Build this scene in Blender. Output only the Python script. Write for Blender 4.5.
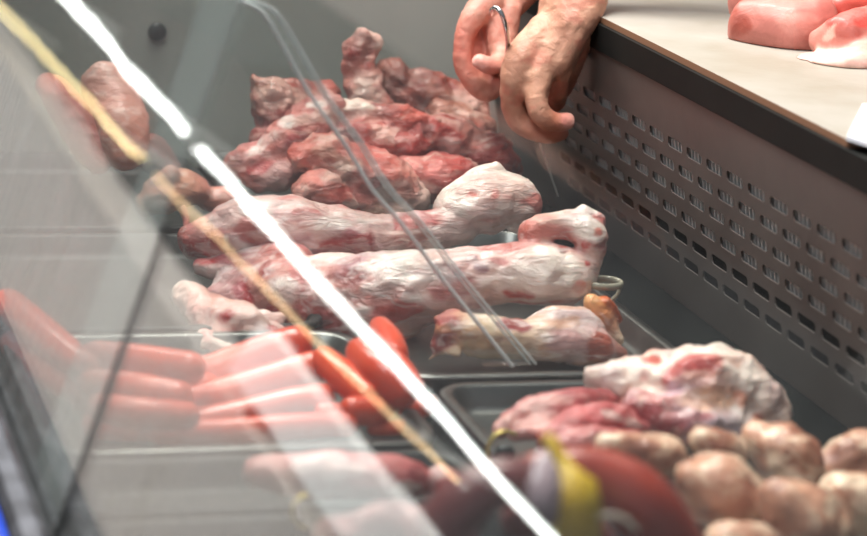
import bpy, bmesh, math, random
import numpy as np
from mathutils import Vector, Matrix, noise
random.seed(7)
S = bpy.context.scene
COL = S.collection
for o in list(bpy.data.objects):
    bpy.data.objects.remove(o)

# ------------------------------------------------------------------ camera
# world: X across the case (towards the butcher), Y along it (away from us), Z up; z=0 is the deck of the case
CAM = Vector((-0.8197, -2.0267, 0.5554))
MR = Matrix(((0.9547, -0.0077, 0.2975), (-0.2882, -0.2720, 0.9181), (0.0738, -0.9623, -0.2619)))
FPX = 2400.0
cd = bpy.data.cameras.new('camera'); cam = bpy.data.objects.new('camera', cd); COL.objects.link(cam)
cd.sensor_width = 36; cd.lens = FPX / 867 * 36
cd.clip_start = 0.05; cd.clip_end = 60
rgt, dwn, fwd = MR.col[0].normalized(), MR.col[1].normalized(), MR.col[2].normalized()
m = Matrix.Identity(4)
for i in range(3):
    m[i][0] = rgt[i]; m[i][1] = -dwn[i]; m[i][2] = -fwd[i]; m[i][3] = CAM[i]
cam.matrix_world = m
cd.dof.use_dof = True; cd.dof.focus_distance = 2.02; cd.dof.aperture_fstop = 5.2
S.camera = cam

# ------------------------------------------------------------------ world, lights, exposure
W = bpy.data.worlds.new('world'); S.world = W; W.use_nodes = True
bg = W.node_tree.nodes['Background']; bg.inputs[0].default_value = (0.80, 0.88, 1.0, 1); bg.inputs[1].default_value = 0.38

def area(name, loc, target, size, power, col, size_y=None):
    l = bpy.data.lights.new(name, 'AREA'); l.energy = power; l.color = col; l.size = size
    if size_y: l.shape = 'RECTANGLE'; l.size_y = size_y
    o = bpy.data.objects.new(name, l); COL.objects.link(o); o.location = loc
    o.rotation_euler = (Vector(target) - Vector(loc)).to_track_quat('-Z', 'Y').to_euler()
    return o
area('hall_lamp', (-0.38, 0.10, 1.70), (-0.3, -0.2, 0.0), 0.5, 60, (1.0, 0.95, 0.89), 1.1)
area('aisle_lamp', (-1.1, -0.9, 2.1), (-0.3, -0.4, 0.0), 0.9, 34, (0.97, 0.98, 1.0))
area('butcher_lamp', (0.45, -0.2, 1.6), (0.2, -0.1, 0.2), 0.5, 3.0, (1.0, 0.95, 0.88))
area('aisle_fill', (-1.1, 1.8, 2.2), (-1.15, 1.8, -0.9), 1.0, 70, (1.0, 0.97, 0.94))  # added unseen fill, brightens the floor and counter mirrored in the glass
S.view_settings.view_transform = 'Standard'; S.view_settings.look = 'None'
S.view_settings.gamma = 1.0; S.view_settings.use_curve_mapping = False
S.view_settings.exposure = 0.0
try: S.cycles.transparent_max_bounces = 24
except Exception: pass

# ------------------------------------------------------------------ helpers
def ray(px, py):
    return MR @ Vector((px - 433.5, py - 268.0, FPX))
def atY(px, py, Y):
    r = ray(px, py); return CAM + r * ((Y - CAM.y) / r.y)
def atZ(px, py, z):
    r = ray(px, py); return CAM + r * ((z - CAM.z) / r.z)
def ppm(P): return FPX / (MR.transposed() @ (Vector(P) - CAM)).z     # pixels per metre at P

def lin(c):
    return tuple(((v / 255) / 12.92 if v / 255 <= 0.04045 else ((v / 255 + 0.055) / 1.055) ** 2.4) for v in c[:3])
def L4(c): return lin(c) + (1.0,)

def newmat(name):
    M = bpy.data.materials.new(name); M.use_nodes = True
    nt = M.node_tree; return M, nt, nt.nodes['Principled BSDF']
def N(nt, t, **kw):
    n = nt.nodes.new(t)
    for k, v in kw.items():
        if k in n.inputs: n.inputs[k].default_value = v
        else: setattr(n, k, v)
    return n
def ramp(nt, stops):
    r = nt.nodes.new('ShaderNodeValToRGB'); e = r.color_ramp.elements
    while len(e) < len(stops): e.new(0.5)
    for a, (p, c) in zip(e, stops): a.position = p; a.color = c if len(c) == 4 else tuple(c) + (1,)
    return r

def mat(name, c, rough=0.5, metal=0.0, coat=0.0, c2=None, vscale=30, bump=0.0, bscale=60, sss=0.0, stretch=(1, 1, 1), emit=0, spec=0.5, roughvar=0):
    M, nt, b = newmat(name)
    b.inputs['Roughness'].default_value = rough; b.inputs['Metallic'].default_value = metal
    b.inputs['Coat Weight'].default_value = coat; b.inputs['Coat Roughness'].default_value = 0.12
    b.inputs['Specular IOR Level'].default_value = spec
    b.inputs['Base Color'].default_value = L4(c)
    tc = N(nt, 'ShaderNodeTexCoord'); mp = N(nt, 'ShaderNodeMapping'); mp.inputs['Scale'].default_value = stretch
    nt.links.new(tc.outputs['Object'], mp.inputs[0])
    nz = N(nt, 'ShaderNodeTexNoise', Scale=vscale, Detail=5.0, Roughness=0.6); nt.links.new(mp.outputs[0], nz.inputs['Vector'])
    if c2:
        r = ramp(nt, [(0.36, L4(c)), (0.66, L4(c2))]); nt.links.new(nz.outputs[0], r.inputs[0]); nt.links.new(r.outputs[0], b.inputs['Base Color'])
    if roughvar:
        mr = N(nt, 'ShaderNodeMapRange'); mr.inputs[3].default_value = rough - roughvar; mr.inputs[4].default_value = rough + roughvar
        nt.links.new(nz.outputs[0], mr.inputs[0]); nt.links.new(mr.outputs[0], b.inputs['Roughness'])
    if bump:
        n2 = N(nt, 'ShaderNodeTexNoise', Scale=bscale, Detail=4.0); nt.links.new(mp.outputs[0], n2.inputs['Vector'])
        bp = N(nt, 'ShaderNodeBump', Strength=bump, Distance=0.004); nt.links.new(n2.outputs[0], bp.inputs['Height']); nt.links.new(bp.outputs[0], b.inputs['Normal'])
    if sss:
        b.inputs['Subsurface Weight'].default_value = sss; b.inputs['Subsurface Radius'].default_value = (0.012, 0.004, 0.002); b.inputs['Subsurface Scale'].default_value = 1.0
    if emit:
        b.inputs['Emission Color'].default_value = L4(c); b.inputs['Emission Strength'].default_value = emit
    return M

def flesh(name, vein=(232, 205, 196), vamt=0.5, vscale=26, stretch=(1, 2.5, 2.5), rough=0.28, coat=0.35, bump=0.35, bscale=75, dark=0.72, sss=0.10):
    """wet raw meat: the mesh carries its own local colour (lean, fat, bone, membrane); the nodes add streaks of fat, blotches and relief"""
    M, nt, b = newmat(name)
    at = N(nt, 'ShaderNodeAttribute', attribute_name='Col')
    tc = N(nt, 'ShaderNodeTexCoord'); mp = N(nt, 'ShaderNodeMapping'); mp.inputs['Scale'].default_value = stretch
    mp.inputs['Rotation'].default_value = (0.2, 0.3, 0.25)
    nt.links.new(tc.outputs['Object'], mp.inputs[0])
    n1 = N(nt, 'ShaderNodeTexNoise', Scale=vscale, Detail=6.0, Roughness=0.65, Distortion=1.2); nt.links.new(mp.outputs[0], n1.inputs['Vector'])
    r1 = ramp(nt, [(0.52, (0, 0, 0)), (0.63, (vamt,) * 3), (0.80, (vamt * 0.6,) * 3)]); nt.links.new(n1.outputs[0], r1.inputs[0])
    n2 = N(nt, 'ShaderNodeTexNoise', Scale=30.0, Detail=4.0, Roughness=0.55); nt.links.new(tc.outputs['Object'], n2.inputs['Vector'])
    r2 = ramp(nt, [(0.30, (dark, dark * 0.86, dark * 0.84)), (0.62, (1.08, 1.06, 1.06))]); nt.links.new(n2.outputs[0], r2.inputs[0])
    mx = N(nt, 'ShaderNodeMix', data_type='RGBA', blend_type='MIX'); nt.links.new(r1.outputs[0], mx.inputs[0])
    nt.links.new(at.outputs['Color'], mx.inputs[6]); mx.inputs[7].default_value = L4(vein)
    mu = N(nt, 'ShaderNodeMix', data_type='RGBA', blend_type='MULTIPLY'); mu.inputs[0].default_value = 1.0
    nt.links.new(mx.outputs[2], mu.inputs[6]); nt.links.new(r2.outputs[0], mu.inputs[7])
    nt.links.new(mu.outputs[2], b.inputs['Base Color'])
    b.inputs['Coat Weight'].default_value = coat; b.inputs['Coat Roughness'].default_value = 0.10
    mr = N(nt, 'ShaderNodeMapRange'); mr.inputs[3].default_value = rough - 0.10; mr.inputs[4].default_value = rough + 0.25
    nt.links.new(n2.outputs[0], mr.inputs[0]); nt.links.new(mr.outputs[0], b.inputs['Roughness'])
    n3 = N(nt, 'ShaderNodeTexNoise', Scale=bscale, Detail=5.0, Roughness=0.6, Distortion=0.8); nt.links.new(mp.outputs[0], n3.inputs['Vector'])
    bp = N(nt, 'ShaderNodeBump', Strength=bump, Distance=0.006); nt.links.new(n3.outputs[0], bp.inputs['Height'])
    nt.links.new(bp.outputs[0], b.inputs['Normal']); nt.links.new(bp.outputs[0], b.inputs['Coat Normal'])
    if sss:
        b.inputs['Subsurface Weight'].default_value = sss; b.inputs['Subsurface Radius'].default_value = (0.010, 0.003, 0.002); b.inputs['Subsurface Scale'].default_value = 1.0
    return M

def link(name, me, material=None, parent=None, smooth=True):
    o = bpy.data.objects.new(name, me); COL.objects.link(o)
    if material: me.materials.append(material)
    if parent: o.parent = parent
    if smooth:
        me.polygons.foreach_set('use_smooth', [True] * len(me.polygons))
    return o
def from_bm(name, bm, material=None, parent=None, smooth=True):
    me = bpy.data.meshes.new(name); bmesh.ops.recalc_face_normals(bm, faces=bm.faces); bm.to_mesh(me); bm.free()
    return link(name, me, material, parent, smooth)
def tag(o, label, cat, group=None, kind=None):
    o['label'] = label; o['category'] = cat
    if group: o['group'] = group
    if kind: o['kind'] = kind
    return o
def empty(name, loc=(0, 0, 0)):
    o = bpy.data.objects.new(name, None); COL.objects.link(o); o.location = loc; o.empty_display_size = 0.05
    return o
def box(bm, x0, x1, y0, y1, z0, z1, bevel=0.0, seg=2):
    vs = [bm.verts.new((x, y, z)) for x in (x0, x1) for y in (y0, y1) for z in (z0, z1)]
    fs = [(0, 1, 3, 2), (4, 6, 7, 5), (0, 4, 5, 1), (2, 3, 7, 6), (0, 2, 6, 4), (1, 5, 7, 3)]
    ff = [bm.faces.new([vs[i] for i in f]) for f in fs]
    if bevel:
        es = list({e for f in ff for e in f.edges})
        bmesh.ops.bevel(bm, geom=es, offset=bevel, segments=seg, profile=0.5, affect='EDGES')
def prism(bm, poly, axis, a, b):
    """extrude a 2-D polygon along an axis: 'y' takes (x,z) points, 'z' takes (x,y)"""
    P = (lambda u, v, w: (u, w, v)) if axis == 'y' else (lambda u, v, w: (u, v, w))
    A = [bm.verts.new(P(u, v, a)) for u, v in poly]; B = [bm.verts.new(P(u, v, b)) for u, v in poly]
    bm.faces.new(A); bm.faces.new(B[::-1])
    n = len(poly)
    for i in range(n): bm.faces.new([A[i], A[(i + 1) % n], B[(i + 1) % n], B[i]])

def spline(pts, sub):
    """Catmull-Rom through tuples of floats"""
    if len(pts) < 3 or sub < 2:
        out = []
        for a, b in zip(pts, pts[1:]):
            for k in range(sub): out.append(tuple(x + (y - x) * k / sub for x, y in zip(a, b)))
        return out + [tuple(pts[-1])]
    P = [pts[0]] + list(pts) + [pts[-1]]; out = []
    for i in range(1, len(P) - 2):
        for k in range(sub):
            t = k / sub
            out.append(tuple(0.5 * ((2 * b) + (-a + c) * t + (2 * a - 5 * b + 4 * c - d) * t * t + (-a + 3 * b - 3 * c + d) * t ** 3)
                             for a, b, c, d in zip(P[i - 1], P[i], P[i + 1], P[i + 2])))
    return out + [tuple(pts[-1])]

def tube(bm, nodes, sub=4, seg=14, cap=0.8, closed=False):
    """swept tube; node = (x,y,z,radius sideways,radius upwards); rounded ends"""
    pts = spline(nodes + ([nodes[0]] if closed else []), sub)
    if closed: pts = pts[:-1]
    C = [Vector(p[:3]) for p in pts]; n = len(C)
    T = [(C[(i + 1) % n] - C[i - 1] if closed else C[min(i + 1, n - 1)] - C[max(i - 1, 0)]).normalized() for i in range(n)]
    rings = []
    def ring(c, t, rs, ru):
        s = t.cross(Vector((0, 0, 1)))
        if s.length < 0.15: s = t.cross(Vector((0, 1, 0)))
        s.normalize(); u = s.cross(t).normalized()
        rings.append([bm.verts.new(c + s * (rs * math.cos(a)) + u * (ru * math.sin(a))) for a in [2 * math.pi * k / seg for k in range(seg)]])
    if closed:
        for c, t, p in zip(C, T, pts): ring(c, t, p[3], p[4])
    else:
        r0 = (pts[0][3] + pts[0][4]) / 2; r1 = (pts[-1][3] + pts[-1][4]) / 2
        for a in (75, 50, 25):
            k = math.radians(a); ring(C[0] - T[0] * (r0 * cap * math.sin(k)), T[0], pts[0][3] * math.cos(k), pts[0][4] * math.cos(k))
        for c, t, p in zip(C, T, pts): ring(c, t, p[3], p[4])
        for a in (25, 50, 75):
            k = math.radians(a); ring(C[-1] + T[-1] * (r1 * cap * math.sin(k)), T[-1], pts[-1][3] * math.cos(k), pts[-1][4] * math.cos(k))
        bm.faces.new(rings[0][::-1]); bm.faces.new(rings[-1])
    nr = len(rings)
    for i in range(nr if closed else nr - 1):
        A, B = rings[i], rings[(i + 1) % nr]
        for k in range(seg): bm.faces.new([A[k], A[(k + 1) % seg], B[(k + 1) % seg], B[k]])

def world_nodes(nodes):
    """(px, py, Y, r_px[, r_up_px]) -> (x,y,z,rs,ru) in metres"""
    out = []
    for q in nodes:
        P = atY(q[0], q[1], q[2]); s = ppm(P)
        out.append((P.x, P.y, P.z, q[3] / s, (q[4] if len(q) > 4 else q[3]) / s))
    return out

def bake(o):
    """apply the modifiers: replace the object's mesh by its evaluated one"""
    dg = bpy.context.evaluated_depsgraph_get()
    me = bpy.data.meshes.new_from_object(o.evaluated_get(dg)); old = o.data
    o.modifiers.clear(); o.data = me; bpy.data.meshes.remove(old)
    return o

def fuse(name, chains, material, voxel=0.003, smooth=3, lump=0.004, lscale=28, spots=(), parent=None, raw=False, blunt=0.8, floor=None, seed=0, mott=(), ridge=0.0):
    """chains: list of (nodes, colour or list of colours); melts the tubes into ONE continuous skin and gives it local colours.
    spots: (px,py,Y,r_px,colour[,stretch_x]) patches of fat, lean, bone or painted shade"""
    bm = bmesh.new(); smp = []
    for nodes, col in chains:
        wn = nodes if raw else world_nodes(nodes)
        tube(bm, wn, cap=blunt)
        cols = [lin(c) for c in col] if isinstance(col, list) else [lin(col)] * len(wn)
        for p in spline([tuple(a) + tuple(b) for a, b in zip(wn, cols)], 4): smp.append(p)
    me = bpy.data.meshes.new(name); bm.to_mesh(me); bm.free()
    o = link(name, me)
    r = o.modifiers.new('r', 'REMESH'); r.mode = 'VOXEL'; r.voxel_size = voxel; r.adaptivity = 0
    s = o.modifiers.new('s', 'SMOOTH'); s.factor = 0.5; s.iterations = smooth
    bpy.context.view_layer.update(); bake(o); me = o.data
    nv = len(me.vertices); co = np.empty(nv * 3); me.vertices.foreach_get('co', co); co = co.reshape(-1, 3)
    no = np.empty(nv * 3); me.vertices.foreach_get('normal', no); no = no.reshape(-1, 3)
    A = np.array(smp); num = np.zeros((nv, 3)); den = np.zeros((nv, 1))
    for p in A:
        d = np.linalg.norm(co - p[:3], axis=1) / max(p[3], p[4])
        w = np.exp(-6.0 * np.clip(d - 0.6, 0, 6))[:, None] + 1e-9
        num += w * p[5:8]; den += w
    C = num / den
    off = Vector((seed * 3.1, seed * 1.7, seed * 0.9))
    loc = (co - np.array(CAM)) @ np.array(MR)                        # camera-frame coordinates, to find the spot on the visible skin
    sxp = 433.5 + FPX * loc[:, 0] / loc[:, 2]; syp = 268 + FPX * loc[:, 1] / loc[:, 2]
    for k, sp in enumerate(spots):
        dpx = np.hypot(sxp - sp[0], syp - sp[1]); cand = np.where(dpx < max(6, dpx.min() + 3))[0]
        P = co[cand[np.argmin(loc[cand, 2])]]; R = sp[3] / ppm(P); cc = np.array(lin(sp[4])); sx = sp[5] if len(sp) > 5 else 1.0
        d = co - P; th = math.radians(sp[6]) if len(sp) > 6 else 0.0   # patch may be turned in its plane
        dx = d[:, 0] * math.cos(th) + d[:, 2] * math.sin(th); dz = -d[:, 0] * math.sin(th) + d[:, 2] * math.cos(th)
        q = np.sqrt((dx / sx) ** 2 + (d[:, 1] / max(1.6, sx * 0.6)) ** 2 + dz ** 2) / R
        near = np.where(q < 2.0)[0]
        for i in near:
            q[i] += 0.55 * noise.noise(Vector(co[i]) * 75 + off + Vector((k, k, 0)))
        w = np.clip((1.15 - q) / 0.3, 0, 1)[:, None]
        C = C * (1 - w) + cc * w
    for k, (mc, msc, thr, amt, st) in enumerate(mott):                # irregular patches of lean, fat or membrane
        mc = np.array(lin(mc)); mo = off + Vector((k * 7.3, 2.2 * k, 5.1))
        f = np.array([noise.fractal(Vector((c[0] * st, c[1] * 1.3, c[2] * 1.6)) * msc + mo, 0.8, 2.0, 4) for c in co])
        w = np.clip((f - thr) / 0.16, 0, 1)[:, None] * amt
        C = C * (1 - w) + mc * w
    if lump:
        D = np.array([noise.fractal(Vector(c) * lscale + off, 0.9, 2.1, 3) for c in co])
        co = co + no * (D * lump)[:, None]
    if ridge:                                                          # creases and folds
        D = np.array([abs(noise.noise(Vector(c) * lscale * 2.1 + off * 2)) + 0.5 * abs(noise.noise(Vector(c) * lscale * 4.7 + off)) for c in co])
        co = co + no * ((0.35 - D) * ridge)[:, None]
    if floor is not None: co[:, 2] = np.maximum(co[:, 2], floor)
    me.vertices.foreach_set('co', co.ravel())
    a = me.attributes.new('Col', 'FLOAT_COLOR', 'POINT')
    a.data.foreach_set('color', np.concatenate([C, np.ones((nv, 1))], 1).ravel())
    me.materials.clear(); me.materials.append(material)
    me.polygons.foreach_set('use_smooth', [True] * len(me.polygons)); me.update()
    if parent: o.parent = parent
    return o

# ------------------------------------------------------------------ materials
steel = mat('tray_steel', (96, 95, 93), 0.33, 0.95, c2=(122, 121, 118), vscale=14, bump=0.03, bscale=40, roughvar=0.08)
dkt = mat('black_tray_coating', (34, 34, 33), 0.45, c2=(46, 45, 44), vscale=14, spec=0.3)
deckm = mat('black_deck', (22, 23, 23), 0.9, c2=(26, 27, 26), vscale=20, spec=0.03)
panelm = mat('panel_steel', (84, 76, 72), 0.45, 0.15, c2=(98, 90, 85), vscale=9, bump=0.03, bscale=90, roughvar=0.08)
edgem = mat('black_edge', (26, 27, 26), 0.6, c2=(34, 35, 33), vscale=12, spec=0.12)
endm = mat('end_wall_grey', (150, 152, 145), 0.45, c2=(158, 160, 153), vscale=6)
finm = mat('aluminium_fins', (206, 208, 206), 0.4, 0.2)
darkm = mat('dark_cavity', (24, 22, 21), 0.8)
boltm = mat('dark_bolt', (52, 54, 54), 0.35, 0.6)
railm = mat('rail_metal', (62, 63, 67), 0.4, 0.6, c2=(92, 94, 100), vscale=30, roughvar=0.1)
railk = mat('rail_black', (40, 41, 40), 0.5)
bluem = mat('blue_paint', (28, 74, 200), 0.4)
boardm = mat('cutting_board_plastic', (160, 156, 147), 0.5, c2=(143, 136, 122), vscale=7, bump=0.08, bscale=120)
boards = mat('board_side', (120, 84, 60), 0.6)

def glassmat(name, tint=(244, 248, 246), film=0.0, wav=0.0, low=0.0):
    """thin clear pane: straight-through transmission, mirror reflection by angle, an uneven pale film, part greasy smears, part painted reflection haze"""
    M = bpy.data.materials.new(name); M.use_nodes = True; nt = M.node_tree; nt.nodes.clear()
    out = N(nt, 'ShaderNodeOutputMaterial'); tr = N(nt, 'ShaderNodeBsdfTransparent'); tr.inputs[0].default_value = L4(tint)
    gl = N(nt, 'ShaderNodeBsdfGlossy', Roughness=0.02); gl.inputs[0].default_value = (1, 1, 1, 1)
    ge = N(nt, 'ShaderNodeNewGeometry'); dt = N(nt, 'ShaderNodeVectorMath', operation='DOT_PRODUCT')
    nt.links.new(ge.outputs['Incoming'], dt.inputs[0]); nt.links.new(ge.outputs['Normal'], dt.inputs[1])
    ab = N(nt, 'ShaderNodeMath', operation='ABSOLUTE'); nt.links.new(dt.outputs['Value'], ab.inputs[0])
    om = N(nt, 'ShaderNodeMath', operation='SUBTRACT'); om.inputs[0].default_value = 1.0; nt.links.new(ab.outputs[0], om.inputs[1])
    pw = N(nt, 'ShaderNodeMath', operation='POWER'); nt.links.new(om.outputs[0], pw.inputs[0]); pw.inputs[1].default_value = 5.0
    ma = N(nt, 'ShaderNodeMath', operation='MULTIPLY_ADD'); nt.links.new(pw.outputs[0], ma.inputs[0]); ma.inputs[1].default_value = 0.96; ma.inputs[2].default_value = 0.04
    tc = N(nt, 'ShaderNodeTexCoord')
    if wav:
        nz = N(nt, 'ShaderNodeTexNoise', Scale=7.0, Detail=1.0); nt.links.new(tc.outputs['Object'], nz.inputs['Vector'])
        bp = N(nt, 'ShaderNodeBump', Strength=wav, Distance=0.01); nt.links.new(nz.outputs[0], bp.inputs['Height']); nt.links.new(bp.outputs[0], gl.inputs['Normal'])
    m1 = N(nt, 'ShaderNodeMixShader'); nt.links.new(ma.outputs[0], m1.inputs[0]); nt.links.new(tr.outputs[0], m1.inputs[1]); nt.links.new(gl.outputs[0], m1.inputs[2])
    last = m1
    if film:
        df = N(nt, 'ShaderNodeBsdfTranslucent'); df.inputs[0].default_value = L4((225, 226, 224))
        d2 = N(nt, 'ShaderNodeBsdfDiffuse'); d2.inputs[0].default_value = L4((225, 226, 224))
        ad = N(nt, 'ShaderNodeMixShader'); ad.inputs[0].default_value = 0.5; nt.links.new(df.outputs[0], ad.inputs[1]); nt.links.new(d2.outputs[0], ad.inputs[2])
        mp = N(nt, 'ShaderNodeMapping'); mp.inputs['Scale'].default_value = (1, 6, 0.7); mp.inputs['Rotation'].default_value = (0.35, 0, 0)
        nt.links.new(tc.outputs['Object'], mp.inputs[0])
        nz = N(nt, 'ShaderNodeTexNoise', Scale=11.0, Detail=6.0, Roughness=0.65); nt.links.new(mp.outputs[0], nz.inputs['Vector'])
        rr = ramp(nt, [(0.35, (film * 0.35,) * 3), (0.72, (film * 1.9,) * 3)]); nt.links.new(nz.outputs[0], rr.inputs[0])
        m2 = N(nt, 'ShaderNodeMixShader'); nt.links.new(rr.outputs[0], m2.inputs[0]); nt.links.new(m1.outputs[0], m2.inputs[1]); nt.links.new(ad.outputs[0], m2.inputs[2])
        if low:                                                       # reflected haze painted as a denser pale film low on the pane
            sp = N(nt, 'ShaderNodeSeparateXYZ'); nt.links.new(tc.outputs['Object'], sp.inputs[0])
            mr = N(nt, 'ShaderNodeMapRange', interpolation_type='SMOOTHSTEP'); mr.inputs[1].default_value = 0.150; mr.inputs[2].default_value = 0.186; mr.inputs[3].default_value = low; mr.inputs[4].default_value = 1.0
            nt.links.new(sp.outputs[2], mr.inputs[0])
            mm = N(nt, 'ShaderNodeMath', operation='MULTIPLY', use_clamp=True); nt.links.new(rr.outputs[0], mm.inputs[0]); nt.links.new(mr.outputs[0], mm.inputs[1]); nt.links.new(mm.outputs[0], m2.inputs[0])
        last = m2
    nt.links.new(last.outputs[0], out.inputs[0])
    return M
panem = glassmat('front_glass', film=0.022, wav=0.02, low=5.4)
seamm = mat('splice_plastic', (214, 216, 214), 0.5, c2=(196, 198, 197), vscale=20, spec=0.05)
seamm.node_tree.nodes['Principled BSDF'].inputs['Alpha'].default_value = 0.32
divm = glassmat('clear_divider', tint=(250, 252, 251), film=0.006)
edgeglass = mat('polished_glass_edge', (244, 246, 245), 0.15)
stripm = glassmat('clear_edge_strip', tint=(250, 252, 251), film=0.06)

# ------------------------------------------------------------------ the setting
def plane_box(name, x0, x1, y0, y1, z0, z1, m_, label=None):
    bm = bmesh.new(); box(bm, x0, x1, y0, y1, z0, z1); o = from_bm(name, bm, m_, smooth=False); o['kind'] = 'structure'
    return o
plane_box('floor', -4, 3, -4, 8, -0.95, -0.9, mat('floor_tile', (206, 200, 192), 0.6, c2=(190, 184, 176), vscale=5))
plane_box('wall_back', 1.6, 1.65, -4, 8, -0.9, 2.6, mat('wall_paint', (120, 122, 122), 0.7))

# ------------------------------------------------------------------ display case
case = tag(empty('display_case', (-0.3, -0.3, -0.9)), 'long butcher display case with slotted brown panel, grey end wall and slanting glass', 'display case')
def cpart(name, bm, m_, smooth=False, parent=None):
    o = from_bm(name, bm, m_, None, smooth); o.parent = parent or case
    if not parent: o.matrix_parent_inverse = Matrix.Translation(-case.location)
    return o
YN, YF = -1.75, 0.30            # near and far end of the case
TK = 0.17                       # the slotted panel leans over the trays: x = -TK*z
def attach(o, p=None):
    o.parent = p or case
    if not p: o.matrix_parent_inverse = Matrix.Translation(-case.location)
    return o

bm = bmesh.new(); box(bm, -0.64, 0.06, YN, YF + 0.02, -0.10, -0.0005); cpart('deck', bm, deckm)
bm = bmesh.new(); box(bm, -0.60, 0.45, YN, YF + 0.02, -0.90, -0.102); cpart('plinth', bm, railk)
bm = bmesh.new()
prism(bm, [(-0.625, 0.0), (0.05, 0.0), (0.05, 0.52), (-0.475, 0.52)], 'y', YF, YF + 0.02)
endw = cpart('end_wall', bm, endm)
P = atY(157, 32, YF - 0.002); bm = bmesh.new()
bmesh.ops.create_uvsphere(bm, u_segments=18, v_segments=10, radius=0.0095, matrix=Matrix.Translation(P) @ Matrix.Diagonal((1, 0.5, 1, 1)))
attach(from_bm('bolt', bm, boltm), endw)

# slotted panel: real slots cut row by row
bm = bmesh.new(); PITCH, RH, SL, SH = 0.0415, 0.0201, 0.0315, 0.0088
ztop, zbot = 0.189, 0.0
def pv(y, z): return bm.verts.new((-TK * z, y, z))
def pquad(y0, y1, z0, z1): bm.faces.new([pv(y0, z0), pv(y1, z0), pv(y1, z1), pv(y0, z1)])
rows = [0.1417 - i * RH for i in range(6)]
ncell = 36
for i, zc in enumerate(rows):
    ys = 0.1100 + (0.0036 - 0.0415 * 0 if i % 2 == 0 else -0.0172)
    ys = 0.0866 + (0.0 if i % 2 == 0 else -0.0208)
    for k in range(ncell):
        yc = ys - k * PITCH; y0, y1, z0, z1 = yc - PITCH / 2, yc + PITCH / 2, zc - RH / 2, zc + RH / 2
        a, h, c = SL / 2, SH / 2, 0.0022
        H = [pv(yc - a + c, zc - h), pv(yc + a - c, zc - h), pv(yc + a, zc - h + c), pv(yc + a, zc + h - c),
             pv(yc + a - c, zc + h), pv(yc - a + c, zc + h), pv(yc - a, zc + h - c), pv(yc - a, zc - h + c)]
        O = [pv(y0, z0), pv(y1, z0), pv(y1, z1), pv(y0, z1)]
        bm.faces.new([O[0], O[1], H[1], H[0]]); bm.faces.new([O[1], H[2], H[1]]); bm.faces.new([O[1], O[2], H[3], H[2]])
        bm.faces.new([O[2], H[4], H[3]]); bm.faces.new([O[2], O[3], H[5], H[4]]); bm.faces.new([O[3], H[6], H[5]])
        bm.faces.new([O[3], O[0], H[7], H[6]]); bm.faces.new([O[0], H[0], H[7]])
    pquad(ys + PITCH / 2, YF, zc - RH / 2, zc + RH / 2); pquad(YN, ys - (ncell - 0.5) * PITCH, zc - RH / 2, zc + RH / 2)
pquad(YN, YF, rows[0] + RH / 2, ztop); pquad(YN, YF, zbot, rows[-1] - RH / 2)
bmesh.ops.remove_doubles(bm, verts=bm.verts, dist=1e-5)
pan = cpart('slotted_panel', bm, panelm)
sm = pan.modifiers.new('thick', 'SOLIDIFY'); sm.thickness = 0.0014; sm.offset = 0
# evaporator fins and dark cavity behind the slots
bm = bmesh.new(); y = 0.12
while y > YN + 0.3:
    A = [(-TK * z + dx, z) for z, dx in ((0.070, 0.0022), (0.070, 0.024), (0.160, 0.024), (0.160, 0.0022))]
    prism(bm, A, 'y', y - 0.0009, y + 0.0009); y -= 0.0072
cpart('cooling_fins', bm, finm)
bm = bmesh.new(); prism(bm, [(0.034, 0.0), (0.040, 0.0), (0.010, 0.186), (0.003, 0.186)], 'y', YN, YF); cpart('cavity_back', bm, darkm)
# worktop: black front lip and slab
bm = bmesh.new(); prism(bm, [(-0.0345, 0.189), (0.45, 0.189), (0.45, 0.2135), (-0.0375, 0.2135)], 'y', YN, YF + 0.25); cpart('worktop', bm, edgem)
# front rail with its groove, blue front
bm = bmesh.new(); prism(bm, [(-0.641, -0.02), (-0.606, -0.02), (-0.606, 0.016), (-0.611, 0.016), (-0.611, 0.003), (-0.620, 0.003), (-0.620, 0.026), (-0.626, 0.030), (-0.636, 0.029), (-0.641, 0.024)], 'y', YN, YF + 0.02)
cpart('front_rail', bm, railm)
bm = bmesh.new(); prism(bm, [(-0.670, -0.80), (-0.643, -0.80), (-0.643, 0.024), (-0.646, 0.022), (-0.655, -0.020)], 'y', YN, YF + 0.02); cpart('blue_front_panel', bm, bluem)

# front glass, two panes leaning over the trays
GB = Vector((-0.6139, 0, 0.0045)); GD = Vector((0.2913, 0, 0.9566)); GN = Vector((-0.9566, 0, 0.2913))
GB = GB - GD * ((0.03 - 0.0045) / GD.z)
SEAM = -0.7007; S1 = 0.372
def pane(name, y0, y1, tilt=0.0):
    bm = bmesh.new(); t = 0.0015
    pts = [GB + GN * -t, GB + GN * t, GB + GD * (S1 + 0.027) + GN * t, GB + GD * (S1 + 0.027) + GN * -t]
    prism(bm, [(p.x, p.z) for p in pts], 'y', y0, y1)
    return cpart(name, bm, panem)
pane('glass_pane', SEAM + 0.0015, YF - 0.001); pane('glass_pane', YN, SEAM - 0.0015)
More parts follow.
